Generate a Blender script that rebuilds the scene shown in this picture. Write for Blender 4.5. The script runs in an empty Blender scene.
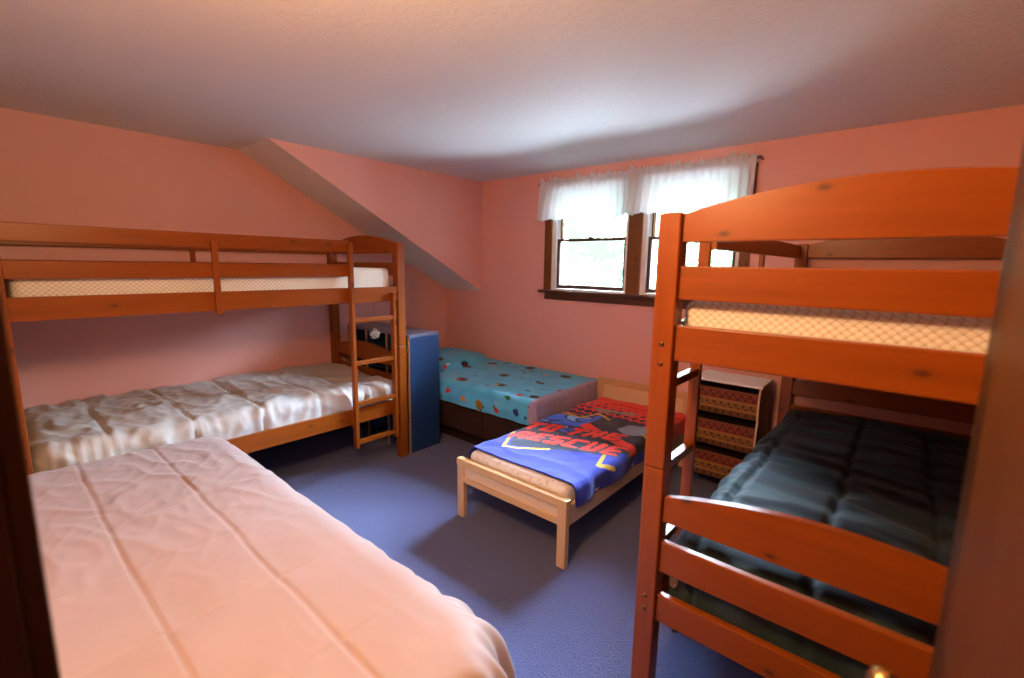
import bpy, bmesh, math, random
from mathutils import Vector, Matrix, noise

C = bpy.context.scene.collection
S = bpy.context.scene
PI = math.pi

# ------------------------------------------------------------------ camera
cam_d = bpy.data.cameras.new('camera')
cam = bpy.data.objects.new('camera', cam_d); C.objects.link(cam)
RT = Vector((0.757763, 0.652343, 0.015637))
UP = Vector((-0.113860, 0.108589, 0.987545))
FW = Vector((-0.642520, 0.750105, -0.156560))
m = Matrix.Identity(4)
for i in range(3):
    m[i][0], m[i][1], m[i][2] = RT[i], UP[i], -FW[i]
m.translation = Vector((0, 0, 1.5))
cam.matrix_world = m
cam_d.sensor_width = 36
cam_d.lens = 465.63 / 1024 * 36
cam_d.clip_start = 0.01
cam_d.dof.use_dof = True
cam_d.dof.focus_distance = 2.9
cam_d.dof.aperture_fstop = 1.9
S.camera = cam

# ------------------------------------------------------------------ world: bright overcast daylight above sunlit ground
S.view_settings.view_transform = 'Standard'
S.view_settings.look = 'None'
S.view_settings.gamma = 1
S.view_settings.use_curve_mapping = False
S.view_settings.exposure = 0.0
W = bpy.data.worlds.new('daylight'); S.world = W
W.use_nodes = True
wn = W.node_tree
wn.nodes.clear()
wo = wn.nodes.new('ShaderNodeOutputWorld')
wb = wn.nodes.new('ShaderNodeBackground')
tc = wn.nodes.new('ShaderNodeTexCoord')
sx = wn.nodes.new('ShaderNodeSeparateXYZ')
mr = wn.nodes.new('ShaderNodeMapRange')
mr.inputs['From Min'].default_value = -1; mr.inputs['From Max'].default_value = 1
cr = wn.nodes.new('ShaderNodeValToRGB')
e = cr.color_ramp.elements
e[0].position = 0.0; e[0].color = (0.17, 0.215, 0.26, 1)
e[1].position = 0.90; e[1].color = (1.35, 1.75, 2.25, 1)
for p_, c_ in ((0.27, (0.17, 0.215, 0.26)), (0.34, (0.075, 0.095, 0.11)), (0.41, (0.03, 0.038, 0.038)), (0.46, (0.0048, 0.0068, 0.0052)), (0.56, (0.0058, 0.0074, 0.0062)), (0.61, (0.36, 0.45, 0.54)), (0.66, (0.34, 0.44, 0.56)), (0.75, (0.80, 1.08, 1.42))):
    x_ = e.new(p_); x_.color = (*c_, 1)
wn.links.new(tc.outputs['Generated'], sx.inputs[0])
wn.links.new(sx.outputs['Z'], mr.inputs['Value'])
wn.links.new(mr.outputs[0], cr.inputs[0])
wn.links.new(cr.outputs[0], wb.inputs['Color'])
wb.inputs['Strength'].default_value = 190.0
wn.links.new(wb.outputs[0], wo.inputs[0])

# sun from behind the house: lights the trees beyond the window
sd = bpy.data.lights.new('sun', 'SUN'); sd.energy = 5; sd.color = (1.0, 0.95, 0.85); sd.angle = 0.02
so = bpy.data.objects.new('sun', sd); C.objects.link(so)
so.rotation_euler = Vector((0.25, 0.75, -0.62)).to_track_quat('-Z', 'Y').to_euler()

# the room's warm ceiling lamp, above and just ahead of the doorway
ld = bpy.data.lights.new('ceiling_lamp', 'POINT'); ld.energy = 68; ld.color = (1.0, 0.595, 0.262); ld.shadow_soft_size = 0.10
lo = bpy.data.objects.new('ceiling_lamp', ld); C.objects.link(lo); lo.location = (-0.75, 0.25, 2.03)

# window light portals (sampling only) come with the window opening
for xw in (-2.12, -1.26):
    pd = bpy.data.lights.new('window_portal', 'AREA'); pd.shape = 'RECTANGLE'; pd.size = 0.68; pd.size_y = 0.92
    pd.cycles.is_portal = True
    po = bpy.data.objects.new('window_portal', pd); C.objects.link(po)
    po.location = (xw, 3.62, 1.755); po.rotation_euler = (-PI/2, 0, 0)


# ------------------------------------------------------------------ node helpers
class NT:
    def __init__(s, name):
        s.m = bpy.data.materials.new(name); s.m.use_nodes = True
        s.t = s.m.node_tree; s.t.nodes.clear()
        s.out = s.t.nodes.new('ShaderNodeOutputMaterial')
        s.b = s.t.nodes.new('ShaderNodeBsdfPrincipled')
        s.t.links.new(s.b.outputs[0], s.out.inputs[0])
        s._c = None
    def n(s, typ, **k):
        x = s.t.nodes.new(typ)
        for a, v in k.items():
            if a.startswith('i_'):
                key = a[2:].replace('_', ' ')
                x.inputs[key].default_value = v
            else: setattr(x, a, v)
        return x
    def l(s, a, b): s.t.links.new(a, b)
    def coord(s, scale=(1, 1, 1), loc=(0, 0, 0)):
        if s._c is None: s._c = s.n('ShaderNodeTexCoord')
        mp = s.n('ShaderNodeMapping'); mp.inputs['Scale'].default_value = scale; mp.inputs['Location'].default_value = loc
        s.l(s._c.outputs['Object'], mp.inputs[0]); return mp.outputs[0]
    def ramp(s, fac, stops, interp='LINEAR'):
        r = s.n('ShaderNodeValToRGB'); r.color_ramp.interpolation = interp
        el = r.color_ramp.elements
        while len(el) < len(stops): el.new(0.5)
        for q, (p, c) in zip(el, stops): q.position = p; q.color = (*c, 1)
        s.l(fac, r.inputs[0]); return r.outputs[0]
    def noise(s, vec, scale, detail=4, rough=0.55):
        x = s.n('ShaderNodeTexNoise'); x.inputs['Scale'].default_value = scale; x.inputs['Detail'].default_value = detail
        x.inputs['Roughness'].default_value = rough; s.l(vec, x.inputs['Vector']); return x.outputs['Fac']
    def mix(s, fac, a, b, mode='MIX'):
        x = s.n('ShaderNodeMix', data_type='RGBA', blend_type=mode)
        for sock, v in ((x.inputs[0], fac), (x.inputs[6], a), (x.inputs[7], b)):
            if hasattr(v, 'links'): s.l(v, sock)
            else: sock.default_value = v if not isinstance(v, tuple) else (*v, 1)
        return x.outputs[2]
    def math(s, op, a, b=0.0):
        x = s.n('ShaderNodeMath', operation=op)
        for sock, v in ((x.inputs[0], a), (x.inputs[1], b)):
            if hasattr(v, 'links'): s.l(v, sock)
            else: sock.default_value = v
        return x.outputs[0]
    def bump(s, h, strength, dist=0.01):
        x = s.n('ShaderNodeBump'); x.inputs['Strength'].default_value = strength; x.inputs['Distance'].default_value = dist
        s.l(h, x.inputs['Height']); s.l(x.outputs[0], s.b.inputs['Normal'])
    def col(s, c):
        if hasattr(c, 'links'): s.l(c, s.b.inputs['Base Color'])
        else: s.b.inputs['Base Color'].default_value = (*c, 1)
    def rough(s, r): s.b.inputs['Roughness'].default_value = r


def plain(name, c, rough=0.6, metal=0.0, bump=0, bscale=200):
    t = NT(name); t.rough(rough); t.b.inputs['Metallic'].default_value = metal
    n = t.noise(t.coord(), 9, 3)
    t.col(t.mix(n, tuple(v * 0.88 for v in c), tuple(min(1, v * 1.1) for v in c)))
    if bump: t.bump(t.noise(t.coord(), bscale, 2), bump, 0.004)
    return t.m


def wood(name, axis, dark, light, knot=(0.08, 0.02, 0.005), rough=0.36, knots=True, sc=1.0, coat=0.05):
    t = NT(name)
    st = [26 * sc] * 3; st['xyz'.index(axis)] = 1.6 * sc
    g = t.noise(t.coord(tuple(st)), 1.0, 6, 0.6)
    big = t.noise(t.coord((2.2, 2.2, 2.2)), 1.0, 2)
    c = t.ramp(g, [(0.25, dark), (0.75, light)])
    c = t.mix(big, tuple(v * 0.86 for v in light), c)
    if knots:
        q = t.n('ShaderNodeSeparateXYZ'); t.l(t.coord(), q.inputs[0])
        cx = t.n('ShaderNodeCombineXYZ')
        al = q.outputs[axis.upper()]
        cr_ = q.outputs['Z'] if axis != 'z' else t.math('ADD', q.outputs['X'], q.outputs['Y'])
        t.l(t.math('MULTIPLY', al, 4.4), cx.inputs[0]); t.l(t.math('MULTIPLY', cr_, 8.5), cx.inputs[1])
        v = t.n('ShaderNodeTexVoronoi', voronoi_dimensions='2D'); v.inputs['Scale'].default_value = 1.0
        t.l(cx.outputs[0], v.inputs['Vector'])
        gate = t.math('GREATER_THAN', t.n('ShaderNodeSeparateColor').outputs[0], 0.60)
        sc_ = gate.node.inputs[0].links[0].from_node; t.l(v.outputs['Color'], sc_.inputs[0])
        k = t.ramp(v.outputs['Distance'], [(0.02, (1, 1, 1)), (0.055, (0.6, 0.6, 0.6)), (0.08, (0.18, 0.18, 0.18)), (0.17, (0, 0, 0))])
        c = t.mix(t.math('MULTIPLY', k, gate), c, knot)
    t.col(c); t.rough(rough)
    t.b.inputs['Coat Weight'].default_value = coat; t.b.inputs['Coat Roughness'].default_value = 0.18
    t.b.inputs['Specular IOR Level'].default_value = 0.32
    t.bump(g, 0.08, 0.003)
    return t.m


# ------------------------------------------------------------------ materials
M = {}
PD, PL = (0.15, 0.029, 0.0012), (0.31, 0.070, 0.003)
for a in 'xyz': M['pine_' + a] = wood('honey_pine_' + a, a, PD, PL)
M['beech_x'] = wood('pale_beech_x', 'x', (0.58, 0.35, 0.15), (0.68, 0.43, 0.20), knots=False, rough=0.45, coat=0.05)
M['beech_y'] = wood('pale_beech_y', 'y', (0.58, 0.35, 0.15), (0.68, 0.43, 0.20), knots=False, rough=0.45, coat=0.05)
M['beech_z'] = wood('pale_beech_z', 'z', (0.58, 0.34, 0.16), (0.68, 0.42, 0.22), knots=False, rough=0.45, coat=0.05)
M['beech_panel'] = wood('pale_beech_panel', 'x', (0.70, 0.49, 0.29), (0.78, 0.56, 0.35), knots=False, rough=0.45, coat=0.05)
M['trim_z'] = wood('brown_trim_z', 'z', (0.10, 0.034, 0.008), (0.20, 0.075, 0.02), rough=0.35)
M['trim_x'] = wood('brown_trim_x', 'x', (0.05, 0.02, 0.010), (0.10, 0.04, 0.018), rough=0.35, knots=False)
M['sash'] = wood('dark_sash', 'x', (0.045, 0.022, 0.014), (0.09, 0.045, 0.028), rough=0.4, knots=False)
M['door_z'] = wood('brown_door', 'z', (0.012, 0.0045, 0.0008), (0.036, 0.0135, 0.0016), rough=0.38, sc=0.6, coat=0.0)
M['door_panel'] = wood('brown_door_panel', 'z', (0.035, 0.011, 0.001), (0.085, 0.028, 0.002), rough=0.45, sc=0.6, coat=0.0, knots=False)
for k_ in ('door_z', 'door_panel'): M[k_].node_tree.nodes['Principled BSDF'].inputs['Specular IOR Level'].default_value = 0.15
M['jamb'] = wood('dark_jamb', 'z', (0.035, 0.013, 0.005), (0.08, 0.030, 0.010), rough=0.4, knots=False)
M['bed_base'] = wood('dark_base', 'x', (0.022, 0.009, 0.005), (0.048, 0.019, 0.010), rough=0.4, knots=False)
M['brass'] = plain('brass', (0.78, 0.50, 0.18), 0.22, 1.0)
M['steel'] = plain('steel', (0.30, 0.28, 0.25), 0.4, 1.0)
M['bolt'] = plain('bronze_bolt', (0.22, 0.13, 0.05), 0.3, 1.0)
M['white_paint'] = plain('white_paint', (0.82, 0.82, 0.80), 0.5)
M['tan_paint'] = plain('tan_paint', (0.50, 0.34, 0.16), 0.5)
M['blue_laminate'] = plain('blue_laminate', (0.013, 0.040, 0.115), 0.36)
M['edge_band'] = plain('tan_edge', (0.42, 0.22, 0.09), 0.5)
M['grey_edge'] = plain('grey_edge', (0.45, 0.36, 0.30), 0.5)
M['grey_reflection_tint'] = plain('grey_reflection_tint', (0.12, 0.115, 0.16), 0.3)  # greyish reflection on the blue bookcase top, put into its base colour

t = NT('pink_wall'); t.rough(0.62)
n = t.noise(t.coord(), 2.2, 3)
t.col(t.mix(n, (0.73, 0.37, 0.32), (0.77, 0.40, 0.35)))
t.bump(t.noise(t.coord(), 160, 2), 0.12, 0.003); M['pink'] = t.m

t = NT('ceiling_paint'); t.rough(0.75)
t.col((0.76, 0.75, 0.74))
t.bump(t.math('ADD', t.noise(t.coord(), 85, 3), t.noise(t.coord(), 30, 2)), 0.42, 0.008); M['ceiling'] = t.m

t = NT('white_slope'); t.rough(0.7); t.col((0.80, 0.76, 0.73)); t.bump(t.noise(t.coord(), 120, 2), 0.15, 0.004); M['slope'] = t.m

t = NT('blue_carpet'); t.rough(0.95)
n = t.noise(t.coord(), 120, 4, 0.75); n2 = t.noise(t.coord(), 7, 3)
c = t.mix(n, (0.004, 0.008, 0.05), (0.075, 0.105, 0.36))
c = t.mix(t.math('MULTIPLY', n2, 0.25), c, (0.045, 0.055, 0.17))
t.col(c); t.bump(n, 0.9, 0.012); t.b.inputs['Sheen Weight'].default_value = 0.25; M['carpet'] = t.m


def cloth(name, c, rough=0.7, sheen=0.2, weave=500):
    t = NT(name); t.rough(rough)
    n = t.noise(t.coord(), 5, 3)
    t.col(t.mix(n, tuple(v * 0.93 for v in c), tuple(min(1, v * 1.05) for v in c)))
    t.b.inputs['Sheen Weight'].default_value = sheen
    t.bump(t.noise(t.coord(), weave, 2), 0.06, 0.002)
    return t.m


M['pink_cloth'] = cloth('pink_comforter', (0.45, 0.335, 0.325), 0.6)
M['cream_cloth'] = cloth('cream_satin', (0.50, 0.475, 0.46), 0.58, 0.1)
M['white_cloth'] = cloth('white_cloth', (0.80, 0.78, 0.78), 0.75)
M['lilac_cloth'] = cloth('lilac_cloth', (0.66, 0.58, 0.68), 0.6)

# dark comforter: broad black / dark teal stripes running across
t = NT('dark_stripes'); t.rough(0.7); t.b.inputs['Specular IOR Level'].default_value = 0.2
sp = t.n('ShaderNodeSeparateXYZ'); t.l(t.coord(), sp.inputs[0])
w1 = t.math('SINE', t.math('MULTIPLY', sp.outputs['Y'], 33.0))
w1 = t.math('ADD', w1, t.math('MULTIPLY', t.noise(t.coord((1, 6, 1)), 2.0, 2), 1.2))
w1 = t.math('MULTIPLY', t.math('ADD', w1, 0.6), 0.42)
t.col(t.ramp(w1, [(0.30, (0.008, 0.010, 0.014)), (0.62, (0.024, 0.046, 0.050))]))
t.b.inputs['Sheen Weight'].default_value = 0.08
t.bump(t.noise(t.coord(), 420, 2), 0.06, 0.002); M['dark_cloth'] = t.m

# mattress ticking: pale with small wavy diamonds
t = NT('mattress_ticking'); t.rough(0.7)
sp = t.n('ShaderNodeSeparateXYZ'); t.l(t.coord(), sp.inputs[0])
uu = t.math('ADD', sp.outputs['X'], sp.outputs['Y'])
s1 = t.math('SINE', t.math('MULTIPLY', uu, 260.0))
s2 = t.math('SINE', t.math('MULTIPLY', sp.outputs['Z'], 300.0))
dm = t.math('ABSOLUTE', t.math('ADD', s1, s2))
t.col(t.ramp(dm, [(0.10, (0.58, 0.50, 0.36)), (0.6, (0.82, 0.80, 0.75))]))
t.bump(dm, 0.25, 0.003); M['ticking'] = t.m

t = NT('pattern_colours'); t.rough(0.8)
at = t.n('ShaderNodeVertexColor', layer_name='col'); t.l(at.outputs['Color'], t.b.inputs['Base Color'])
t.b.inputs['Sheen Weight'].default_value = 0.15
t.bump(t.noise(t.coord(), 600, 2), 0.08, 0.002); M['printed'] = t.m

t = NT('floral_sheet'); t.rough(0.75)
v = t.noise(t.coord(), 38, 3, 0.6)
t.col(t.ramp(v, [(0.40, (0.86, 0.87, 0.90)), (0.58, (0.85, 0.86, 0.88)), (0.66, (0.66, 0.55, 0.52)), (0.74, (0.58, 0.62, 0.62))])); M['floral'] = t.m

# sheer valance
t = NT('sheer_valance')
df = t.n('ShaderNodeBsdfDiffuse'); df.inputs[0].default_value = (0.95, 0.95, 0.95, 1)
tl = t.n('ShaderNodeBsdfTranslucent'); tl.inputs[0].default_value = (0.96, 0.96, 0.96, 1)
mx = t.n('ShaderNodeMixShader'); mx.inputs[0].default_value = 0.75
t.l(df.outputs[0], mx.inputs[1]); t.l(tl.outputs[0], mx.inputs[2]); t.l(mx.outputs[0], t.out.inputs[0]); t.t.nodes.remove(t.b)
M['sheer'] = t.m

# window glass: clear with a little reflection
t = NT('window_glass')
tr = t.n('ShaderNodeBsdfTransparent'); tr.inputs[0].default_value = (0.96, 0.98, 0.97, 1)
gl = t.n('ShaderNodeBsdfGlossy'); gl.inputs['Roughness'].default_value = 0.02
fr = t.n('ShaderNodeFresnel'); fr.inputs[0].default_value = 1.45
mx = t.n('ShaderNodeMixShader'); t.l(fr.outputs[0], mx.inputs[0]); t.l(tr.outputs[0], mx.inputs[1]); t.l(gl.outputs[0], mx.inputs[2])
t.l(mx.outputs[0], t.out.inputs[0]); t.t.nodes.remove(t.b); M['glass'] = t.m

t = NT('crystal'); t.col((0.92, 0.96, 0.98)); t.rough(0.05); t.b.inputs['Transmission Weight'].default_value = 0.85; M['crystal'] = t.m

t = NT('leaf_green'); t.rough(0.5)
n = t.noise(t.coord(), 1.3, 2)
cc = t.ramp(n, [(0.3, (0.020, 0.055, 0.020)), (0.7, (0.075, 0.135, 0.055))])
t.col(cc); t.b.inputs['Subsurface Weight'].default_value = 0.0
tl = t.n('ShaderNodeBsdfTranslucent'); t.l(cc, tl.inputs[0])
mx = t.n('ShaderNodeMixShader'); mx.inputs[0].default_value = 0.4
t.l(t.b.outputs[0], mx.inputs[1]); t.l(tl.outputs[0], mx.inputs[2]); t.l(mx.outputs[0], t.out.inputs[0]); M['leaf'] = t.m
M['bark'] = plain('bark', (0.12, 0.09, 0.07), 0.9, 0, 0.5, 30)

# woven basket bands
t = NT('woven_bands'); t.rough(0.7)
at = t.n('ShaderNodeVertexColor', layer_name='col')
n = t.noise(t.coord((1, 1, 3)), 120, 2)
t.col(t.mix(n, at.outputs['Color'], t.mix(0.22, at.outputs['Color'], (0.05, 0.02, 0.01)))); t.bump(n, 0.5, 0.006); M['woven'] = t.m


# ------------------------------------------------------------------ mesh helpers
def obj(name, bm, mat, parent=None, loc=None, smooth=False):
    me = bpy.data.meshes.new(name)
    bmesh.ops.recalc_face_normals(bm, faces=bm.faces[:])
    bm.to_mesh(me); bm.free()
    for mm in (mat if isinstance(mat, (list, tuple)) else [mat]): me.materials.append(mm)
    if smooth:
        for p in me.polygons: p.use_smooth = True
    o = bpy.data.objects.new(name, me); C.objects.link(o)
    if parent is not None: o.parent = parent
    if loc is not None: o.location = loc
    return o


def thing(name, label, cat, loc=(0, 0, 0), rz=0, group=None):
    o = bpy.data.objects.new(name, None); C.objects.link(o); o.empty_display_size = 0.1
    o.location = loc; o.rotation_euler = (0, 0, rz); o['label'] = label; o['category'] = cat
    if group: o['group'] = group
    return o


def tag(o, label, cat, group=None):
    o['label'] = label; o['category'] = cat
    if group: o['group'] = group
    return o


def struct(name, bm, mat, parent=None):
    o = obj(name, bm, mat, parent)
    if parent is None: o['kind'] = 'structure'
    return o


def box(bm, x0, x1, y0, y1, z0, z1, bev=0.0, seg=2):
    r = bmesh.ops.create_cube(bm, size=1.0)
    vs = r['verts']
    for v in vs:
        v.co = Vector(((x0 + x1) / 2 + v.co.x * (x1 - x0), (y0 + y1) / 2 + v.co.y * (y1 - y0), (z0 + z1) / 2 + v.co.z * (z1 - z0)))
    if bev:
        es = list({e for v in vs for e in v.link_edges})
        bmesh.ops.bevel(bm, geom=es, offset=bev, segments=seg, profile=0.5, affect='EDGES')
    return bm


def bx(*a, **k): return box(bmesh.new(), *a, **k)


def prism(bm, pts, axis, a0, a1, bev=0.0):
    """extrude the outline pts (2-D) along axis from a0 to a1"""
    def P(p, a):
        if axis == 'y': return Vector((p[0], a, p[1]))
        if axis == 'x': return Vector((a, p[0], p[1]))
        return Vector((p[0], p[1], a))
    f0 = [bm.verts.new(P(p, a0)) for p in pts]; f1 = [bm.verts.new(P(p, a1)) for p in pts]
    n = len(pts); F = [bm.faces.new(f0[::-1]), bm.faces.new(f1)]
    for i in range(n): F.append(bm.faces.new((f0[i], f0[(i + 1) % n], f1[(i + 1) % n], f1[i])))
    if bev:
        es = list({e for f in F[:2] for e in f.edges})
        bmesh.ops.bevel(bm, geom=es, offset=bev, segments=2, profile=0.5, affect='EDGES')
    return bm


def tube(bm, pts, r, n=10, cap=True):
    pts = [Vector(p) for p in pts]; rings = []
    for i, p in enumerate(pts):
        d = (pts[min(i + 1, len(pts) - 1)] - pts[max(i - 1, 0)]).normalized()
        a = d.cross(Vector((0, 0, 1)) if abs(d.z) < 0.9 else Vector((1, 0, 0))).normalized(); b = d.cross(a)
        rr = r[i] if isinstance(r, (list, tuple)) else r
        rings.append([bm.verts.new(p + (a * math.cos(2 * PI * k / n) + b * math.sin(2 * PI * k / n)) * rr) for k in range(n)])
    for i in range(len(rings) - 1):
        for k in range(n): bm.faces.new((rings[i][k], rings[i][(k + 1) % n], rings[i + 1][(k + 1) % n], rings[i + 1][k]))
    if cap: bm.faces.new(rings[0][::-1]); bm.faces.new(rings[-1])
    return bm


def lathe(bm, prof, axis, org, n=24):
    """prof: list of (distance along axis, radius)"""
    ax = Vector(axis).normalized(); o = Vector(org)
    return tube(bm, [o + ax * d for d, r in prof], [max(r, 1e-4) for d, r in prof], n)


def fbm(x, y, z=0.0, o=4):
    s, a = 0, 1.0
    for _ in range(o):
        s += a * noise.noise((x, y, z)); a *= 0.5; x *= 2.03; y *= 2.03; z += 7.7
    return s


def drape(name, x0, x1, y0, y1, z, dx0, dx1, dy0, dy1, r, rc, step, disp, mat, parent=None, loc=(0, 0, 0), flare=0.1, colour=None, solid=0.012, base=None):
    """cloth over a box top: overhangs dx0.. on each side; disp(a, b, o) = displacement along the normal; o = overshoot past the rim"""
    ix0, ix1 = x0 + (rc if dx0 else 0), x1 - (rc if dx1 else 0)
    iy0, iy1 = y0 + (rc if dy0 else 0), y1 - (rc if dy1 else 0)
    arc = r * PI / 2
    ex = lambda d: (rc - r + arc + d) if d else 0.0
    a0, a1 = ix0 - ex(dx0), ix1 + ex(dx1); b0, b1 = iy0 - ex(dy0), iy1 + ex(dy1)
    na, nb = max(2, int((a1 - a0) / step)), max(2, int((b1 - b0) / step))
    P = []
    for j in range(nb + 1):
        row = []
        for i in range(na + 1):
            a = a0 + (a1 - a0) * i / na; b = b0 + (b1 - b0) * j / nb
            ox = (a - ix1) if a > ix1 else (a - ix0 if a < ix0 else 0.0)
            oy = (b - iy1) if b > iy1 else (b - iy0 if b < iy0 else 0.0)
            o = math.hypot(ox, oy)
            px, py, pz, q = min(max(a, ix0), ix1), min(max(b, iy0), iy1), z, 0.0
            if o > 0:
                dxn, dyn = ox / o, oy / o
                if o < rc - r: h = o
                else:
                    q = o - (rc - r)
                    if q < arc: h = rc - r + r * math.sin(q / r); pz = z - r * (1 - math.cos(q / r))
                    else: h = rc + (q - arc) * flare; pz = z - r - (q - arc)
                px += dxn * h; py += dyn * h
            if base: pz += base(px, py) * max(0, 1 - q / 0.1)
            row.append((Vector((px, py, pz)), a, b, q))
        P.append(row)
    V = []
    for j in range(nb + 1):
        row = []
        for i in range(na + 1):
            p, a, b, q = P[j][i]
            tu = P[j][min(i + 1, na)][0] - P[j][max(i - 1, 0)][0]
            tv = P[min(j + 1, nb)][i][0] - P[max(j - 1, 0)][i][0]
            nn = tu.cross(tv); nn = nn.normalized() if nn.length > 1e-9 else Vector((0, 0, 1))
            row.append(p + nn * disp(a, b, q))
        V.append(row)
    zmin = base and None
    bm = bmesh.new()
    vv = [[bm.verts.new(p) for p in row] for row in V]
    cl = bm.loops.layers.color.new('col') if colour else None
    for j in range(nb):
        for i in range(na):
            f = bm.faces.new((vv[j][i], vv[j][i + 1], vv[j + 1][i + 1], vv[j + 1][i])); f.smooth = True
            if colour:
                c = colour((P[j][i][1] + P[j][i + 1][1]) / 2, (P[j][i][2] + P[j + 1][i][2]) / 2)
                for lp in f.loops: lp[cl] = (*c, 1)
    me = bpy.data.meshes.new(name); bm.to_mesh(me); bm.free(); me.materials.append(mat)
    o = bpy.data.objects.new(name, me); C.objects.link(o); o.location = loc
    if parent: o.parent = parent
    if solid:
        md = o.modifiers.new('thickness', 'SOLIDIFY'); md.thickness = solid; md.offset = -1
    return o


def seams(s, lines, w): return sum(math.exp(-((s - l) / w) ** 2) for l in lines)


# ------------------------------------------------------------------ room shell
XL, XC, XR, YB, ZC = -3.918, -3.379, 0.50, 3.45, 2.3125
T = 0.12
YS = 1.41                                           # where the roof slope meets the flat ceiling
zs = lambda y: ZC - (y - YS) * (ZC - 1.229) / (YB - YS)
struct('floor', bx(XL - T, XR + T, -1.6, YB + 0.2, -0.1, 0), M['carpet'])
struct('ceiling', bx(XL - T, XR + T, -1.6, YB + 0.2, ZC, ZC + 0.15), M['ceiling'])
struct('wall_left', bx(XL - T, XL, -T, YB + 0.2, 0, ZC), M['pink'])
struct('wall_right', bx(XR, XR + T, -1.6, YB + 0.2, 0, ZC), M['pink'])
# sloped soffit under the roof with the pink cheek wall beside the dormer
bm = prism(bmesh.new(), [(YS, ZC), (YB, zs(YB)), (YB, ZC)], 'x', XL, XC)
bmesh.ops.recalc_face_normals(bm, faces=bm.faces[:])
for f in bm.faces: f.material_index = 1 if f.normal.z < -0.3 else 0
struct('wall_dormer', bm, [M['pink'], M['slope']])
# window wall with its two openings
WX = [(-2.50, -1.756), (-1.641, -0.927)]; WZ0, WZ1 = 1.285, 2.125
bm = bmesh.new()
YW = YB + 0.2
box(bm, XL - T, WX[0][0], YB, YW, 0, ZC); box(bm, WX[1][1], XR + T, YB, YW, 0, ZC)
box(bm, WX[0][0], WX[1][1], YB, YW, 0, WZ0); box(bm, WX[0][0], WX[1][1], YB, YW, WZ1, ZC)
box(bm, WX[0][1], WX[1][0], YB, YW, WZ0, WZ1)
struct('wall_back', bm, M['pink'])
# doorway wall
DX0, DX1, DZ = -0.615, 0.115, 2.04
bm = bmesh.new()
box(bm, XL - T, DX0, -T, 0, 0, ZC); box(bm, DX1, XR + T, -T, 0, 0, ZC); box(bm, DX0, DX1, -T, 0, DZ, ZC)
struct('wall_front', bm, M['pink'])
struct('wall_hall', box(bx(XL - T, XR + T, -1.72, -1.6, 0, ZC), XL - T, XL, -1.6, -T, 0, ZC), M['pink'])
struct('baseboard_back', bx(XL, XR, YB - 0.014, YB, 0.0, 0.09, bev=0.004), M['trim_x'])
struct('baseboard_left', bx(XL, XL + 0.014, 0.002, YB - 0.015, 0.0, 0.09, bev=0.004), M['trim_x'])
# door lining and casing around the doorway
bm = bmesh.new()
box(bm, DX0, DX0 + 0.018, -T, 0.0, 0, DZ, 0.002); box(bm, DX0 - 0.065, DX0 + 0.012, 0.0, 0.0185, 0, DZ + 0.06, 0.003)
struct('trim_1', bm, M['jamb'])
bm = bmesh.new()
box(bm, DX1 - 0.006, DX1, -T, 0.0, 0, DZ, 0.002); box(bm, DX1, DX1 + 0.065, 0.0, 0.016, 0, DZ + 0.06, 0.003)
box(bm, DX0 + 0.02, DX1 - 0.01, -T, 0.0, DZ - 0.018, DZ, 0.002); box(bm, DX0 + 0.014, DX1, 0.0, 0.016, DZ, DZ + 0.06, 0.003)
struct('trim_2', bm, M['jamb'])

# the open door, swung into the room
d1 = bpy.data.objects.new('door_1', None); C.objects.link(d1); d1.location = (0.0705, 0.02, 0); d1['kind'] = 'structure'
bm = bx(0, 0.035, 0, 0.73, 0.015, 2.02, bev=0.002)
obj('door_slab', bm, M['door_z'], d1)
for za, zb in ((0.22, 0.86), (1.12, 1.90)):
    bm = bx(-0.006, 0.001, 0.11, 0.60, za, zb, bev=0.003)
    obj('door_panel', bm, M['door_panel'], d1)['label'] = 'lighter raised door panel'
bm = lathe(bmesh.new(), [(0, 0.026), (0.006, 0.026), (0.010, 0.020), (0.012, 0.010), (0.026, 0.010), (0.030, 0.016), (0.038, 0.021), (0.048, 0.022), (0.056, 0.017), (0.061, 0.008)], (-1, 0, 0), (0, 0.668, 0.992))
obj('door_knob', bm, M['brass'], d1, smooth=True)

# ------------------------------------------------------------------ windows
def sash(parent, x0, x1, z0, z1, y0, y1, st, rt, rb):
    bm = bmesh.new()
    box(bm, x0, x0 + st, y0, y1, z0, z1, 0.002); box(bm, x1 - st, x1, y0, y1, z0, z1, 0.002)
    box(bm, x0 + st, x1 - st, y0, y1, z1 - rt, z1, 0.002); box(bm, x0 + st, x1 - st, y0, y1, z0, z0 + rb, 0.002)
    s = obj('sash', bm, M['sash'], parent)
    obj('pane', bx(x0 + st, x1 - st, (y0 + y1) / 2 - 0.002, (y0 + y1) / 2 + 0.002, z0 + rb, z1 - rt), M['glass'], s)
    return s


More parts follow.
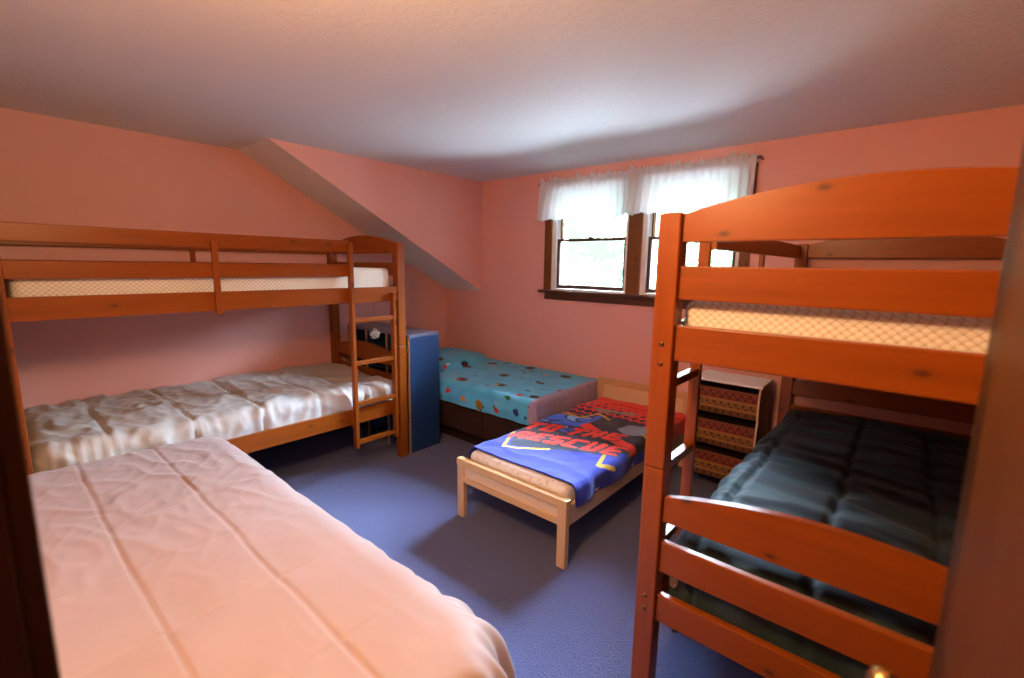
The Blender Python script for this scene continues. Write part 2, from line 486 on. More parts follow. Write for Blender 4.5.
for k, (xa, xb) in enumerate(WX):
    w = bpy.data.objects.new('window_%d' % (k + 1), None); C.objects.link(w); w['kind'] = 'structure'
    bm = bmesh.new()
    for q0, q1 in ((xa, xa + 0.036), (xb - 0.028, xb)): box(bm, q0, q1, YB + 0.004, YW, WZ0, WZ1)
    box(bm, xa + 0.036, xb - 0.028, YB + 0.004, YW, WZ1 - 0.02, WZ1); box(bm, xa + 0.036, xb - 0.028, YB + 0.004, YW + 0.03, WZ0, WZ0 + 0.014)
    obj('jamb_liner', bm, M['white_paint'], w)
    lo_ = sash(w, xa + 0.038, xb - 0.030, WZ0 + 0.016, 1.735, YB + 0.03, YB + 0.06, 0.024, 0.024, 0.034)
    up_ = sash(w, xa + 0.038, xb - 0.030, 1.714, WZ1 - 0.022, YB + 0.075, YB + 0.105, 0.024, 0.03, 0.022)
    bm = bx((xa + xb) / 2 - 0.02, (xa + xb) / 2 + 0.02, YB + 0.034, YB + 0.056, 1.735, 1.747, bev=0.003)
    obj('sash_lock', bm, M['steel'], lo_)
    obj('parting_stop', bx(xa + 0.056, xa + 0.074, YB + 0.062, YB + 0.074, 1.737, WZ1 - 0.021), M['tan_paint'], w)
# casings, stool and apron
struct('trim_3', bx(-2.573, -2.50, YB - 0.018, YB, 1.285, 2.185, bev=0.003), M['trim_z'])
struct('trim_4', bx(-1.756, -1.641, YB - 0.018, YB, 1.285, 2.125, bev=0.003), M['trim_z'])
struct('trim_5', bx(-0.927, -0.862, YB - 0.018, YB, 1.285, 2.185, bev=0.003), M['trim_z'])
struct('trim_6', bx(-2.50, -0.927, YB - 0.018, YB, 2.125, 2.185, bev=0.003), M['trim_x'])
bm = bx(-2.61, -0.825, YB - 0.06, YB + 0.028, 1.262, 1.285, bev=0.005)
box(bm, -2.56, -0.87, YB - 0.02, YB, 1.20, 1.262, 0.004)
struct('trim_7', bm, M['trim_x'])

# curtain rod and two gathered sheer valances
rod = thing('curtain_rod', 'thin dark curtain rod with end brackets above the double window', 'curtain rod', (0, 0, 0))
bm = tube(bmesh.new(), [(-2.60, YB - 0.075, 2.205), (-0.835, YB - 0.075, 2.205)], 0.006)
obj('rod', bm, M['steel'], rod, smooth=True)
for xx in (-2.60, -0.838):
    bm = tube(bmesh.new(), [(xx, YB, 2.205), (xx, YB - 0.075, 2.205)], 0.006)
    lathe(bm, [(-0.014, 0.003), (-0.006, 0.011), (0.006, 0.011), (0.014, 0.003)], (1, 0, 0), (xx, YB - 0.075, 2.205), 12)
    obj('bracket', bm, M['steel'], rod, smooth=True)


def valance(x0, x1, zt, zb, label, seed):
    n, mz = 190, 26
    bm = bmesh.new(); rows = []
    for j in range(mz + 1):
        v = j / mz
        row = []
        for i in range(n + 1):
            u = i / n
            x = x0 + (x1 - x0) * u
            ph = 2 * PI * u * 15 + 1.8 * noise.noise((u * 6, seed, 0))
            amp = 0.010 + 0.016 * v
            y = YB - 0.085 - 0.020 * v + amp * math.sin(ph) + 0.006 * noise.noise((u * 30, v * 3, seed))
            hdr = 0.010 + 0.044 * noise.noise((u * 15, seed + 4, 0)) + 0.022 * noise.noise((u * 50, seed, 2))
            z = zt + hdr * max(0, 1 - v / 0.09) - (zt - zb) * v
            z += (0.012 * math.sin(ph * 0.5) + 0.012 * noise.noise((u * 9, seed, 1))) * v ** 3
            if 0.11 < v < 0.22: y = YB - 0.086 + 0.005 * math.sin(ph)      # rod pocket
            if v <= 0.11: y = YB - 0.088 + 0.006 * math.sin(ph * 1.7)
            x += (-0.03 * (1 - u) ** 4 + (0.0 * u)) * v
            row.append(bm.verts.new((x, y, z)))
        rows.append(row)
    for j in range(mz):
        for i in range(n): bm.faces.new((rows[j][i], rows[j][i + 1], rows[j + 1][i + 1], rows[j + 1][i]))
    o = obj('valance', bm, M['sheer'], smooth=True)
    o.modifiers.new('thickness', 'SOLIDIFY').thickness = 0.0012
    return tag(o, label, 'curtain', 'white valances on the window rod')


valance(-2.585, -1.745, 2.222, 1.885, 'white ruffled valance on the rod over the window half beside the bare corner', 1.3)
valance(-1.75, -0.855, 2.222, 1.895, 'white ruffled valance on the rod over the window half behind the ladder bunk', 7.9)

# ------------------------------------------------------------------ bunk beds
BW, BL, PW = 1.03, 2.094, 0.064


def arch(u0, u1, zb, ze, zp, n=20):
    pts = [(u0, zb), (u1, zb)]
    for i in range(n + 1):
        s = 1 - i / n
        k = math.sin(PI * min(1, max(0, s))) ** 0.9
        pts.append((u0 + (u1 - u0) * s, ze + (zp - ze) * k))
    return pts


def make_bunk(label, loc, rz):
    """local frame: x from the wall side (0) to the ladder side (BW); y along the bed, ladder at the high end"""
    b = thing('bunk_bed', label, 'bunk bed', loc, rz, 'pine bunk beds')
    for x in (0, BW - PW):
        for y in (0, BL - PW):
            bm = bx(x, x + PW, y, y + PW, 0, 0.884, bev=0.004); box(bm, x, x + PW, y, y + PW, 0.886, 1.655, 0.004)
            p = obj('post', bm, M['pine_z'], b)
            yo, sg = (0.0, -1) if y == 0 else (BL, 1)
            for z in (1.275, 1.215, 0.445, 0.40):
                bm = lathe(bmesh.new(), [(0, 0.008), (0.003, 0.0075), (0.005, 0.004)], (0, sg, 0), (x + PW / 2, yo, z), 14)
                obj('bolt', bm, M['bolt'], p, smooth=True)
    for y0, sg in ((0.018, 1), (BL - 0.018, -1)):
        ya, yb = (y0, y0 + 0.026 * sg) if sg > 0 else (y0 - 0.026, y0)
        for zb, ze, zp in ((1.572, 1.650, 1.716), (0.708, 0.790, 0.855)):
            obj('headboard_arch', prism(bmesh.new(), arch(PW, BW - PW, zb, ze, zp), 'y', ya, yb, 0.003), M['pine_x'], b)
        for za, zb in ((1.408, 1.505), (1.226, 1.333), (0.536, 0.640), (0.360, 0.456)):
            obj('end_rail', bx(PW - 0.002, BW - PW + 0.002, ya, yb, za, zb, bev=0.004), M['pine_x'], b)
    for x in (0.008, BW - 0.032):
        obj('side_rail', bx(x, x + 0.024, PW - 0.002, BL - PW + 0.002, 1.226, 1.331, bev=0.003), M['pine_y'], b)
        obj('side_rail', bx(x, x + 0.024, PW - 0.002, BL - PW + 0.002, 0.369, 0.478, bev=0.003), M['pine_y'], b)
    yl0, yl1 = BL - 0.462, BL - 0.108                 # ladder extent
    # guard rails: ladder side stops at the ladder, wall side runs through
    for x, y1 in ((BW - 0.030, yl0 + 0.02), (0.008, BL - PW + 0.002)):
        obj('guard_rail', bx(x, x + 0.022, PW - 0.002, y1, 1.568, 1.645, bev=0.003), M['pine_y'], b)
        obj('guard_rail', bx(x, x + 0.022, PW - 0.002, y1, 1.408, 1.487, bev=0.003), M['pine_y'], b)
        sy = BL - 1.228 if x > 0.5 else BL - 1.06
        xs = (x + 0.0225, x + 0.044) if x > 0.5 else (x + 0.0225, x + 0.044)
        obj('guard_slat', bx(xs[0], xs[1], sy - 0.03, sy, 1.205, 1.605, bev=0.003), M['pine_z'], b)
    # ladder
    lx0, lx1 = BW - 0.007, BW + 0.034
    l1 = bx(lx0, lx1, yl0, yl0 + 0.024, 0.20, 1.63, bev=0.003); obj('ladder_rail', l1, M['pine_z'], b)
    l2 = bx(lx0, lx1, yl1 - 0.024, yl1, 0.20, 1.29, bev=0.003); obj('ladder_rail', l2, M['pine_z'], b)
    for zt in (1.125, 0.825, 0.535, 0.255):
        obj('rung', bx(lx0 + 0.006, lx1 - 0.004, yl0 + 0.022, yl1 - 0.022, zt - 0.03, zt, bev=0.003), M['pine_y'], b)
    # slat decks that carry the mattresses
    for zz in (1.255, 0.395):
        bm = bmesh.new()
        for i in range(12):
            yy = 0.12 + i * (BL - 0.24 - 0.07) / 11
            box(bm, 0.035, BW - 0.035, yy, yy + 0.07, zz, zz + 0.018)
        obj('slat_deck', bm, M['pine_x'], b)
    return b


make_bunk('pine bunk bed along the sloped-ceiling wall, cream comforter below, ladder beside blue bookcase', (XL + 0.003, 0.037, 0), 0)
make_bunk('pine bunk bed whose arched end faces the doorway, dark striped comforter below', (-0.584 + BW, 1.33 + BL, 0), PI)


def mattress(x0, x1, y0, y1, z0, z1, label, group=None):
    bm = bmesh.new(); n = 1
    box(bm, x0, x1, y0, y1, z0, z1, 0.035, 4)
    o = obj('mattress', bm, M['ticking'], smooth=True)
    o.data.set_sharp_from_angle(angle=0.7) if hasattr(o.data, 'set_sharp_from_angle') else None
    # piping
    return tag(o, label, 'mattress', group)


mattress(-3.87, -2.935, 0.115, 2.04, 1.274, 1.465, 'bare quilted mattress on the upper bunk along the sloped-ceiling wall')
mattress(-0.525, 0.42, 1.40, 3.33, 1.274, 1.405, 'bare quilted mattress on the upper bunk with its arched end to the doorway')
mattress(-3.86, -2.95, 0.12, 2.04, 0.414, 0.575, 'mattress under the cream comforter on the lower bunk beside the bookcase')
mattress(-0.515, 0.41, 1.41, 3.35, 0.414, 0.575, 'mattress under the dark striped comforter on the lower bunk')


# cream comforter, lower bunk along the sloped wall
def d_cream(a, b, q):
    w = 0.014 * noise.noise((a * 2.5, b * 2.5, 3))
    s = seams(b + w, [0.39, 0.74, 1.10, 1.46, 1.80], 0.009) + 0.7 * seams(a + w, [-3.55, -3.20], 0.008)
    h = -0.020 * min(1.2, s)
    h += 0.012 * fbm(a * 3.2, b * 3.2, 1.0, 3)
    for fx, fy, z, am, th in ((2.3, 5.5, 5, 0.016, 0.80), (6.5, 8.0, 15, 0.008, 0.74), (11, 15, 35, 0.0045, 0.70)):
        rd = 1 - abs(noise.noise((a * fx + b * fx * 0.7, b * fy - a * fx * 0.6, z)))
        h += am * max(0, rd - th) / (1 - th)
    e = min(1, max(0, (a + 3.10) / 0.18))              # gathers along the ladder side
    g = 0.5 + 0.5 * math.sin(b * 88 + a * 14 + 7 * noise.noise((b * 4, a * 2, 2)))
    h += 0.012 * e * (g ** 2) * (0.25 + 0.75 * min(1, 1.6 * abs(noise.noise((b * 2.6, 9, 1)))))
    return h


o = drape('comforter', -3.895, -2.925, 0.108, 2.06, 0.615, 0.0, 0.115, 0.10, 0.05, 0.07, 0.09, 0.014, d_cream, M['cream_cloth'], flare=0.03, solid=0.02)
tag(o, 'cream satin quilted comforter rumpled on the lower bunk beside the blue bookcase', 'comforter')


# dark striped comforter
def d_dark(a, b, q):
    w = 0.010 * noise.noise((a * 2.5, b * 2.5, 8))
    s = seams(a + w, [-0.435, -0.127, 0.143], 0.013)
    h = -0.020 * min(1.2, s) + 0.010 * fbm(a * 2.6, b * 5.0, 2.0, 4)
    rd = 1 - abs(noise.noise((a * 2.0, b * 7.0 + a * 1.2, 25.0)))
    h += 0.014 * max(0, rd - 0.7) / 0.3
    if q > 0.05: h += 0.008 * math.sin((a if abs(b - 1.4) < 0.5 else b) * 38)
    return h


o = drape('comforter', -0.53, 0.43, 1.395, 3.34, 0.632, 0.10, 0.0, 0.16, 0.0, 0.09, 0.12, 0.014, d_dark, M['dark_cloth'], flare=0.0, solid=0.02)
tag(o, 'black and dark teal striped quilted comforter on the lower bunk', 'comforter')

# ------------------------------------------------------------------ pink bed in front
bed = thing('single_bed', 'low single bed under the pink comforter beside the doorway', 'bed', (-1.82, 0.45, 0))
obj('bed_mattress', box(bmesh.new(), -0.985, 1.04, -0.405, 0.315, 0.27, 0.505, 0.05, 4), M['white_cloth'], bed, smooth=True)
obj('box_spring', bx(-0.985, 0.96, -0.40, 0.31, 0.11, 0.268, bev=0.02), M['white_cloth'], bed)
for xx in (-0.90, 0.87):
    for yy in (-0.35, 0.26): obj('leg', lathe(bmesh.new(), [(0, 0.022), (0.09, 0.028), (0.112, 0.03)], (0, 0, 1), (xx, yy, 0), 14), M['jamb'], bed, smooth=True)


def d_pink(a, b, q):
    w = 0.008 * noise.noise((a * 3, b * 3, 8))
    s = seams(b + w, [-0.055, 0.235, 0.52], 0.0048) + 1.1 * seams(a + w, [-2.44, -2.08, -1.72, -1.36, -1.0], 0.005) * (0.35 + 0.65 * (a > -1.5))
    h = -0.006 * min(1.1, s)
    h += 0.009 * fbm(a * 2.0, b * 2.4, 4.0, 3)
    k = min(1, max(0, (-1.5 - a) / 0.8)) * 0.8 + 0.2    # more creases towards the head
    rd = 1 - abs(noise.noise((a * 3.0 + b * 3, b * 7.0 - a * 3.2, 35.0)))
    h += 0.006 * k * max(0, rd - 0.72) / 0.28
    rd = 1 - abs(noise.noise((a * 7.0, b * 11.0 + a * 4, 45.0)))
    h += 0.0026 * k * max(0, rd - 0.7) / 0.3
    if q > 0.05:
        e = min(1, (q - 0.05) / 0.20)
        ang = math.atan2(b - 0.55, a + 1.05)
        cr_ = 1 if a > -1.0 else 0.25
        h += 0.026 * e * cr_ * math.sin(ang * 17 + 2.0 * noise.noise((a * 4, b * 4, 1)))
        h += 0.014 * e * cr_ * math.sin(ang * 37 + 1 + 3 * noise.noise((a * 5, b * 5, 4)))
    return h


o = drape('comforter', -2.835, -0.63, 0.035, 0.870, 0.555, 0.0, 0.36, 0.0, 0.34, 0.13, 0.23, 0.0075, d_pink, M['pink_cloth'], flare=0.10, solid=0.02)
tag(o, 'pale pink quilted comforter spread over the low bed beside the doorway', 'comforter')

# ------------------------------------------------------------------ blue bed under the window corner
bb = thing('storage_bed', 'dark brown storage bed base under the light blue printed sheet', 'bed', (-2.92, 2.985, 0))
obj('base', bx(-0.95, 0.955, -0.44, 0.43, 0.13, 0.345, bev=0.006), M['bed_base'], bb)
obj('plinth', bx(-0.90, 0.90, -0.34, 0.40, 0.0, 0.13), M['bed_base'], bb)
for x0, x1 in ((-0.93, -0.50), (-0.488, -0.03), (-0.018, 0.455), (0.467, 0.94)):
    dr = obj('drawer', bx(x0 + 0.42 - 0.40 if False else x0, x1, -0.455, -0.44, 0.145, 0.335, bev=0.003), M['bed_base'], bb)
obj('bed_mattress', box(bmesh.new(), -0.965, 0.965, -0.455, 0.43, 0.347, 0.53, 0.04, 4), M['lilac_cloth'], bb, smooth=True)

rng = random.Random(5)
MOT = []
for a, b, c, s in [(-2.79, 2.62, 0, 0.055), (-2.43, 2.70, 1, 0.055), (-3.05, 3.27, 2, 0.06), (-3.13, 3.0, 2, 0.05), (-2.2, 3.3, 2, 0.055), (-2.65, 3.36, 2, 0.05),
                   (-2.48, 2.40, 3, 0.05), (-2.30, 2.40, 4, 0.03), (-2.63, 2.98, 2, 0.05), (-2.02, 2.62, 2, 0.04), (-2.25, 2.99, 2, 0.045), (-2.15, 2.60, 4, 0.028), (-2.85, 2.45, 4, 0.025), (-2.66, 2.42, 5, 0.028), (-2.10, 2.43, 6, 0.03), (-2.20, 2.52, 7, 0.025), (-2.36, 3.22, 5, 0.025), (-3.42, 3.1, 5, 0.03), (-3.3, 2.8, 0, 0.05), (-3.5, 3.35, 2, 0.05)]:
    MOT.append((a, b, c, s))
for i in range(60):
    MOT.append((rng.uniform(-3.88, -1.9), rng.uniform(2.3, 3.45), rng.choice([6, 6, 6, 8, 8, 8, 7, 5, 4]), rng.uniform(0.010, 0.024)))
PAL = {0: (0.35, 0.03, 0.04), 1: (0.10, 0.07, 0.10), 2: (0.08, 0.03, 0.06), 3: (0.03, 0.05, 0.03), 4: (0.85, 0.08, 0.08), 5: (0.85, 0.55, 0.10), 6: (0.05, 0.20, 0.50), 7: (0.12, 0.40, 0.12), 8: (0.08, 0.30, 0.50)}


def c_sheet(a, b):
    if a > -1.985: return (0.62, 0.56, 0.66)
    base = (0.17, 0.50, 0.66)
    k = noise.noise((a * 9, b * 9, 2))
    base = (0.33 + 0.05 * k, 0.73 + 0.04 * k, 0.90 + 0.03 * k)
    for x, y, c, s in MOT:
        dx, dy = a - x, b - y
        if abs(dx) < s * 1.3 and abs(dy) < s:
            r = math.hypot(dx / 1.25, dy) / s + 0.28 * noise.noise((a * 60, b * 60, c))
            if r < 0.8:
                if c in (0, 1) and dy < 0 and dx < 0: return (0.75, 0.60, 0.12) if c else (0.70, 0.10, 0.10)
                if c == 2 and r < 0.35: return (0.40, 0.05, 0.08)
                if c == 3 and (int(dx * 90) + int(dy * 90)) % 2: return (0.75, 0.60, 0.10)
                return PAL[c]
    return base


def d_sheet(a, b, q):
    h = 0.006 * fbm(a * 3.5, b * 3.5, 11, 4)
    rd = 1 - abs(noise.noise((a * 3.0 + b * 2, b * 6.0 - a * 1.5, 55.0)))
    h += 0.007 * max(0, rd - 0.72) / 0.28
    if q > 0.04: h += 0.005 * math.sin(a * 30 + 3 * noise.noise((a * 3, 0, 1))) + 0.003 * math.sin(b * 50)
    return h


def pil(x, y):
    u, v = (x + 3.50) / 0.36, (y - 3.0) / 0.42
    r = u ** 4 + v ** 4
    return 0.085 * max(0, 1 - r) ** 0.6


o = drape('fitted_sheet', -3.90, -1.948, 2.515, 3.432, 0.545, 0.0, 0.125, 0.135, 0.0, 0.045, 0.055, 0.008, d_sheet, M['printed'], flare=0.0, solid=0.004, colour=c_sheet, base=pil)
tag(o, 'light blue printed sheet with small coloured motifs on the bed below the window', 'sheet')
pl = box(bmesh.new(), -0.33, 0.33, -0.22, 0.22, 0.0, 0.062, 0.028, 4)
o = obj('pillow', pl, M['white_cloth'], loc=(-3.50, 3.0, 0.535), smooth=True)
tag(o, 'pillow tucked under the light blue printed sheet', 'pillow')

# ------------------------------------------------------------------ toddler bed
TX0, TX1, TY0, TY1 = -1.945, -1.165, 1.787, 3.43
tb = thing('toddler_bed', 'small pale beech bed frame on the carpet below the window', 'bed', ((TX0 + TX1) / 2, TY0, 0))
hw = (TX1 - TX0) / 2; ln = TY1 - TY0
for s in (-1, 1):
    x0, x1 = sorted((s * hw, s * (hw - 0.052)))
    obj('leg', bx(x0, x1, 0, 0.035, 0, 0.322, bev=0.004), M['beech_z'], tb)
    obj('leg', bx(x0, x1, ln - 0.035, ln, 0, 0.54, bev=0.004), M['beech_z'], tb)
    x0, x1 = sorted((s * (hw - 0.008), s * (hw - 0.030)))
    obj('side_rail', bx(x0, x1, 0.034, ln - 0.034, 0.215, 0.32, bev=0.003), M['beech_panel'], tb)
f_ = obj('footboard', bx(-hw - 0.003, hw + 0.003, -0.004, 0.039, 0.322, 0.366, bev=0.005), M['beech_x'], tb)
obj('panel', bx(-hw + 0.052, hw - 0.052, 0.012, 0.024, 0.25, 0.324), M['beech_panel'], f_)
obj('lower_rail', bx(-hw + 0.05, hw - 0.05, 0.002, 0.033, 0.224, 0.256, bev=0.003), M['beech_x'], f_)
h_ = obj('headboard', bx(-hw - 0.003, hw + 0.003, ln - 0.039, ln + 0.004, 0.535, 0.578, bev=0.005), M['beech_x'], tb)
obj('panel', bx(-hw + 0.052, hw - 0.052, ln - 0.024, ln - 0.012, 0.30, 0.537), M['beech_panel'], h_)
obj('lower_rail', bx(-hw + 0.05, hw - 0.05, ln - 0.033, ln - 0.002, 0.224, 0.302, bev=0.003), M['beech_x'], h_)
bm = bmesh.new()
for i in range(10):
    yy = 0.08 + i * 0.155; box(bm, -hw + 0.03, hw - 0.03, yy, yy + 0.07, 0.262, 0.276)
obj('slat_deck', bm, M['beech_x'], tb)
bm = box(bmesh.new(), TX0 + 0.04, TX1 - 0.04, TY0 + 0.05, TY1 - 0.05, 0.278, 0.405, 0.04, 4)
o = obj('mattress', bm, M['floral'], smooth=True)
tag(o, 'small mattress in a pale floral sheet inside the beech bed', 'mattress')


# fleece blanket: design in bed coordinates u (across, from the window-corner side) and v (from the foot)
def inpoly(p, poly):
    x, y = p; r = False; j = len(poly) - 1
    for i in range(len(poly)):
        xi, yi = poly[i]; xj, yj = poly[j]
        if (yi > y) != (yj > y) and x < (xj - xi) * (y - yi) / (yj - yi) + xi: r = not r
        j = i
    return r


def seg(p, a, b):
    ax, ay = a; bx_, by = b; dx, dy = bx_ - ax, by - ay
    t_ = max(0, min(1, ((p[0] - ax) * dx + (p[1] - ay) * dy) / (dx * dx + dy * dy)))
    return math.hypot(p[0] - ax - t_ * dx, p[1] - ay - t_ * dy)


GL = {'R': [[(0, 0), (0, 1), (.8, 1), (.8, .45), (0, .45)], [(.35, .45), (.9, 0)]], 'E': [[(.85, 0), (0, 0), (0, 1), (.85, 1)], [(0, .5), (.7, .5)]],
      'S': [[(0, 0), (.8, 0), (.8, .5), (0, .5), (0, 1), (.85, 1)]], 'C': [[(.85, 0), (0, 0), (0, 1), (.85, 1)]], 'U': [[(0, 1), (0, 0), (.8, 0), (.8, 1)]],
      'T': [[(0, 1), (.95, 1)], [(.47, 0), (.47, 1)]], 'O': [[(0, 0), (.8, 0), (.8, 1), (0, 1), (0, 0)]], 'H': [[(0, 0), (0, 1)], [(.8, 0), (.8, 1)], [(0, .5), (.8, .5)]]}
STR = []


def word(txt, u0, v0, w, h, slope, gap):
    for ch in txt:
        if ch != ' ':
            for line in GL[ch]:
                q = [(u0 + x * w + 0.25 * y * w * 0.6, v0 + y * h + slope * (u0 + x * w)) for x, y in line]
                for i in range(len(q) - 1): STR.append((q[i], q[i + 1]))
            u0 += w + gap
        else: u0 += w * 0.45
word('TO THE', 0.05, 0.535, 0.075, 0.125, 0.36, 0.045)
word('RESCUE', 0.10, 0.335, 0.075, 0.13, 0.30, 0.038)
ZZ = [(-0.06, 0.96), (0.03, 0.99), (0.12, 1.02), (0.22, 0.99), (0.27, 1.16), (0.40, 1.10)]
YEL = [[(0.02, 0.52), (0.18, 0.21), (0.26, 0.26), (0.40, 0.37)], [(0.70, 0.50), (0.74, 0.36), (0.79, 0.47)], [(0.72, 0.96), (0.82, 0.90)]]
BURST = [(0.05, 0.50), (0.19, 0.25), (0.42, 0.38), (0.70, 0.50), (0.80, 0.72), (0.80, 0.95), (0.60, 1.18), (0.30, 1.12), (0.24, 0.98), (0.0, 0.94)]


def c_blanket(a, b):
    u, v = a - TX0, b - TY0
    p = (u, v)
    blue = (0.015, 0.075, 0.62)
    d = min(seg(p, s[0], s[1]) for s in STR)
    if d < 0.019: return (0.90, 0.14, 0.045)
    if d < 0.028: return (0.012, 0.015, 0.06)
    for L in YEL:
        for i in range(len(L) - 1):
            if seg(p, L[i], L[i + 1]) < 0.011: return (0.80, 0.62, 0.03)
    for i in range(len(ZZ) - 1):
        if seg(p, ZZ[i], ZZ[i + 1]) < 0.010: return (0.80, 0.66, 0.05)
    # pale puff clouds
    for cx, cy, rx, ry in ((0.27, 1.235, 0.07, 0.035), (0.36, 1.27, 0.07, 0.032), (0.45, 1.31, 0.06, 0.028)):
        if ((u - cx) / rx) ** 2 + ((v - cy) / ry) ** 2 < 1: return (0.52, 0.52, 0.46)
    # speed bars
    if inpoly(p, [(0.31, 0.84), (0.33, 0.93), (0.52, 0.83), (0.79, 0.76), (0.79, 0.66), (0.55, 0.74)]): return (0.88, 0.13, 0.05)
    if inpoly(p, [(0.54, 0.95), (0.56, 1.10), (0.66, 1.13), (0.74, 1.02), (0.72, 0.94), (0.62, 0.90)]): return (0.50, 0.56, 0.66)
    if inpoly(p, BURST):
        k = noise.noise((u * 9 + v * 3, v * 13 - u * 5, 4))
        if u < 0.34 and v > 0.66: return (0.12, 0.38, 0.85) if k > -0.05 else ((0.45, 0.70, 0.92) if k < -0.32 else (0.03, 0.12, 0.45))
        if v > 0.85: return (0.02, 0.06, 0.22) if k > 0 else (0.015, 0.02, 0.06)
        return (0.02, 0.05, 0.20)
    # halftone: orange dots growing to a solid field at the head
    if v > 0.97:
        g = (v - 0.97) / 0.55
        fx, fy = u / 0.062, v / 0.075
        if int(math.floor(fy)) % 2: fx += 0.5
        dx, dy = fx - round(fx), fy - round(fy)
        if math.hypot(dx, dy) < 0.16 + 0.52 * g: return (0.90, 0.13, 0.035)
        return (0.012, 0.035, 0.22)
    k = 0.08 * noise.noise((u * 14, v * 14, 0))
    return (0.015, 0.075 + 0.04 * k, 0.62 + 0.6 * k)


def d_blanket(a, b, q):
    h = 0.010 + 0.007 * fbm(a * 4, b * 4, 21, 3)
    rd = 1 - abs(noise.noise((a * 4.0, b * 4.0, 65.0)))
    h += 0.006 * max(0, rd - 0.75) / 0.25
    if q > 0.02: h += 0.010 * math.sin(b * 17 + 2 * noise.noise((b * 3, 1, 1))) * min(1, q / 0.1)
    return h


o = drape('blanket', TX0 + 0.035, TX1 - 0.012, TY0 + 0.085, TY1 - 0.05, 0.412, 0.03, 0.075, 0.0, 0.0, 0.035, 0.04, 0.0052, d_blanket, M['printed'], flare=0.06, solid=0.006, colour=c_blanket)
tag(o, 'bright blue fleece blanket with orange lettering on the small beech bed', 'blanket')

# ------------------------------------------------------------------ blue bookcase at the end of the bunk
bk = thing('bookcase', 'dark blue bookcase standing at the ladder end of the bunk', 'bookcase', (-3.345, 2.318, 0))
L0, L1, D0, D1, BH = -0.445, 0.445, -0.150, 0.150, 0.955
obj('side_panel', bx(L1 - 0.02, L1, D0 + 0.004, D1, 0, BH - 0.02, bev=0.001), M['blue_laminate'], bk)
obj('side_panel', bx(L0, L0 + 0.02, D0 + 0.004, D1, 0, BH - 0.02, bev=0.001), M['blue_laminate'], bk)
obj('top_panel', bx(L0, L1, D0, D1, BH - 0.02, BH, bev=0.001), M['grey_reflection_tint'], bk)['label'] = 'blue top panel with its grey reflection painted in'
obj('back_panel', bx(L0 + 0.02, L1 - 0.02, D1 - 0.012, D1, 0.02, BH - 0.02), M['blue_laminate'], bk)
for xx in (-0.150, 0.145): obj('divider', bx(xx - 0.009, xx + 0.009, D0 + 0.004, D1 - 0.012, 0.06, BH - 0.02), M['blue_laminate'], bk)
for zz in (0.04, 0.34, 0.64): obj('shelf', bx(L0 + 0.02, L1 - 0.02, D0 + 0.006, D1 - 0.012, zz, zz + 0.018), M['blue_laminate'], bk)
bm = bmesh.new()
for xx in (L0, -0.160, 0.135, L1 - 0.02): box(bm, xx, xx + 0.02, D0 - 0.002, D0 + 0.004, 0, BH - 0.02)
obj('edge_band', bm, M['edge_band'], bk)['label'] = 'tan front edge banding'

# hanging glass ornament under the upper bunk rail
og = thing('hanging_ornament', 'clear glass ornament hanging on a thread under the upper bunk rail', 'ornament', (-2.905, 1.875, 1.0))
obj('thread', tube(bmesh.new(), [(0, 0, 0.03), (0.003, 0.0, 0.13), (0, 0, 0.228)], 0.0012, 6), M['steel'], og)
bm = bmesh.new()
for dx, dy, dz, r in ((0, 0, 0.02, 0.018), (0.0, 0.028, 0.0, 0.016), (0.0, -0.028, 0.0, 0.016), (0.024, 0, -0.004, 0.014), (-0.024, 0, -0.004, 0.014), (0, 0, -0.022, 0.017), (0, 0.024, -0.026, 0.010), (0, -0.024, -0.026, 0.010)):
    mt = Matrix.Translation((dx, dy, dz)) @ Matrix.Diagonal((1, 1, 1.15, 1))
    bmesh.ops.create_icosphere(bm, subdivisions=1, radius=r, matrix=mt)
obj('crystal', bm, M['crystal'], og)

# ------------------------------------------------------------------ basket chest between the small bed and the bunk
ch = thing('basket_chest', 'three-tier chest of patterned woven drawers with a white top beside the bunk', 'chest of drawers', (-0.84, 3.10, 0))
CW0, CW1, CD, Z0, Z1 = -0.205, 0.205, 0.265, 0.115, 0.785
tier = (Z1 - Z0 - 0.012) / 3


def front(z):
    k = (z - Z0) / tier
    return -0.018 * math.sin(PI * (k - math.floor(k))) ** 0.8
pts = [(front(Z0 + (Z1 - Z0 - 0.013) * i / 48) - 0.004, Z0 + (Z1 - Z0 - 0.013) * i / 48) for i in range(49)]
side = [(CD, Z0)] + pts + [(CD, Z1 - 0.013)]
for xx in (CW0, CW1 - 0.012):
    sp_ = obj('side_panel', prism(bmesh.new(), side[::-1], 'x', xx, xx + 0.012), M['bed_base'], ch)
    bm = tube(bmesh.new(), [(xx + 0.006, y - 0.003, z) for y, z in pts], 0.0065, 8)
    obj('cane_edge', bm, M['beech_panel'], sp_, smooth=True)
obj('top_board', bx(CW0 - 0.006, CW1 + 0.006, -0.012, CD, Z1 - 0.012, Z1 + 0.006, bev=0.003), M['white_cloth'], ch)
obj('back_panel', bx(CW0 + 0.012, CW1 - 0.012, CD - 0.008, CD, Z0, Z1 - 0.013), M['bed_base'], ch)
for xx in (CW0 + 0.02, CW1 - 0.02):
    for yy in (0.03, CD - 0.03): obj('leg', lathe(bmesh.new(), [(0, 0.010), (Z0 + 0.004, 0.014)], (0, 0, 1), (xx, yy, 0), 10), M['bed_base'], ch, smooth=True)
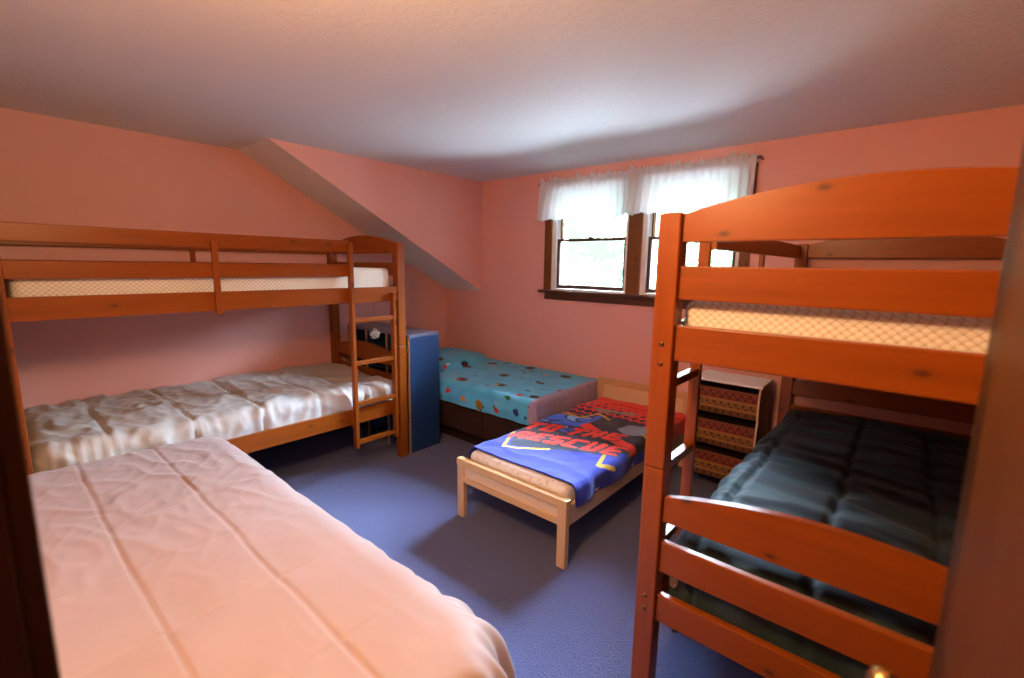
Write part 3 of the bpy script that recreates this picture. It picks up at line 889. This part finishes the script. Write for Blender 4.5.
for k in range(3):
    zb, zt = Z0 + k * tier + 0.012, Z0 + (k + 1) * tier - 0.036
    bm = bmesh.new(); cl = bm.loops.layers.color.new('col')
    nx, nz = 110, 48
    g = [[bm.verts.new((CW0 + 0.014 + (CW1 - CW0 - 0.028) * i / nx, front(zb + (zt - zb) * j / nz) + 0.006, zb + (zt - zb) * j / nz)) for i in range(nx + 1)] for j in range(nz + 1)]
    for j in range(nz):
        for i in range(nx):
            f = bm.faces.new((g[j][i], g[j][i + 1], g[j + 1][i + 1], g[j + 1][i])); f.smooth = True
            s, q = i / nx, j / nz
            tri = abs(((s * 8) % 1) - 0.5) * 2
            if q > 0.93: c = (0.42, 0.24, 0.09)
            elif q > 0.62:
                zz = 0.66 + 0.22 * tri
                c = (0.10, 0.02, 0.01) if abs(q - zz) < 0.035 else ((0.50, 0.14, 0.05) if (int(q * 60) % 3) else (0.56, 0.24, 0.09))
            elif q > 0.52: c = (0.62, 0.42, 0.18)
            elif q > 0.30:
                c = (0.12, 0.05, 0.02) if (int(s * 26 + (1 if q > 0.41 else 0)) % 3 == 0 and int(q * 40) % 3) else (0.55, 0.36, 0.15)
            elif q > 0.22: c = (0.66, 0.46, 0.20)
            else: c = (0.14, 0.06, 0.02) if (int(s * 34) % 4 == 0 and 0.06 < q < 0.17) else (0.46, 0.27, 0.11)
            for lp in f.loops: lp[cl] = (*c, 1)
    dme = obj('drawer', bm, M['woven'], ch)
    dme.modifiers.new('thickness', 'SOLIDIFY').thickness = 0.008
    obj('basket', box(bmesh.new(), CW0 + 0.016, CW1 - 0.016, 0.012, CD - 0.012, zb, zt - 0.01, 0.004), M['bed_base'], dme)

# ------------------------------------------------------------------ trees beyond the window
def tree(x, y, h, rad, label, seed, nl=5200):
    rg = random.Random(seed)
    t_ = thing('tree', label, 'tree', (x, y, -3.0), 0)
    bm = tube(bmesh.new(), [(0, 0, 0), (0.1, 0, h * 0.35), (-0.05, 0.1, h * 0.7), (0, 0, h * 0.92)], [0.17, 0.13, 0.08, 0.03], 10)
    for i in range(9):
        z = h * rg.uniform(0.35, 0.85); a = rg.uniform(0, 2 * PI); l_ = rad * rg.uniform(0.5, 0.9)
        tube(bm, [(0, 0, z), (math.cos(a) * l_ * 0.5, math.sin(a) * l_ * 0.5, z + l_ * 0.25), (math.cos(a) * l_, math.sin(a) * l_, z + l_ * 0.4)], [0.05, 0.035, 0.012], 7)
    obj('trunk', bm, M['bark'], t_, smooth=True)
    bm = bmesh.new()
    cl_ = [(Vector((rg.gauss(0, 0.5) * rad, rg.gauss(0, 0.45) * rad, h * rg.uniform(0.22, 1.0))), rg.uniform(0.35, 0.75)) for _ in range(46)]
    for i in range(nl):
        c, r = rg.choice(cl_)
        d = Vector((rg.gauss(0, 1), rg.gauss(0, 1), rg.gauss(0, 0.7))).normalized() * r * rg.random() ** 0.4
        p = c + d
        a = Vector((rg.gauss(0, 1), rg.gauss(0, 1), rg.gauss(0, 0.6))).normalized(); b = a.orthogonal().normalized()
        L = rg.uniform(0.07, 0.14); w = L * 0.42
        vs = [bm.verts.new(p + a * L * s + b * w * q) for s, q in ((-1, 0), (-0.1, 1), (1, 0), (-0.1, -1))]
        bm.faces.new(vs)
    obj('foliage', bm, M['leaf'], t_)


tree(-7.6, 9.6, 7.6, 1.5, 'leafy green tree outside the window half beside the bare corner', 3)
tree(-7.2, 15.5, 8.6, 2.0, 'leafy green tree outside behind the middle window post', 8)
tree(-3.2, 9.2, 7.4, 1.6, 'leafy green tree outside the window half behind the ladder bunk', 14)
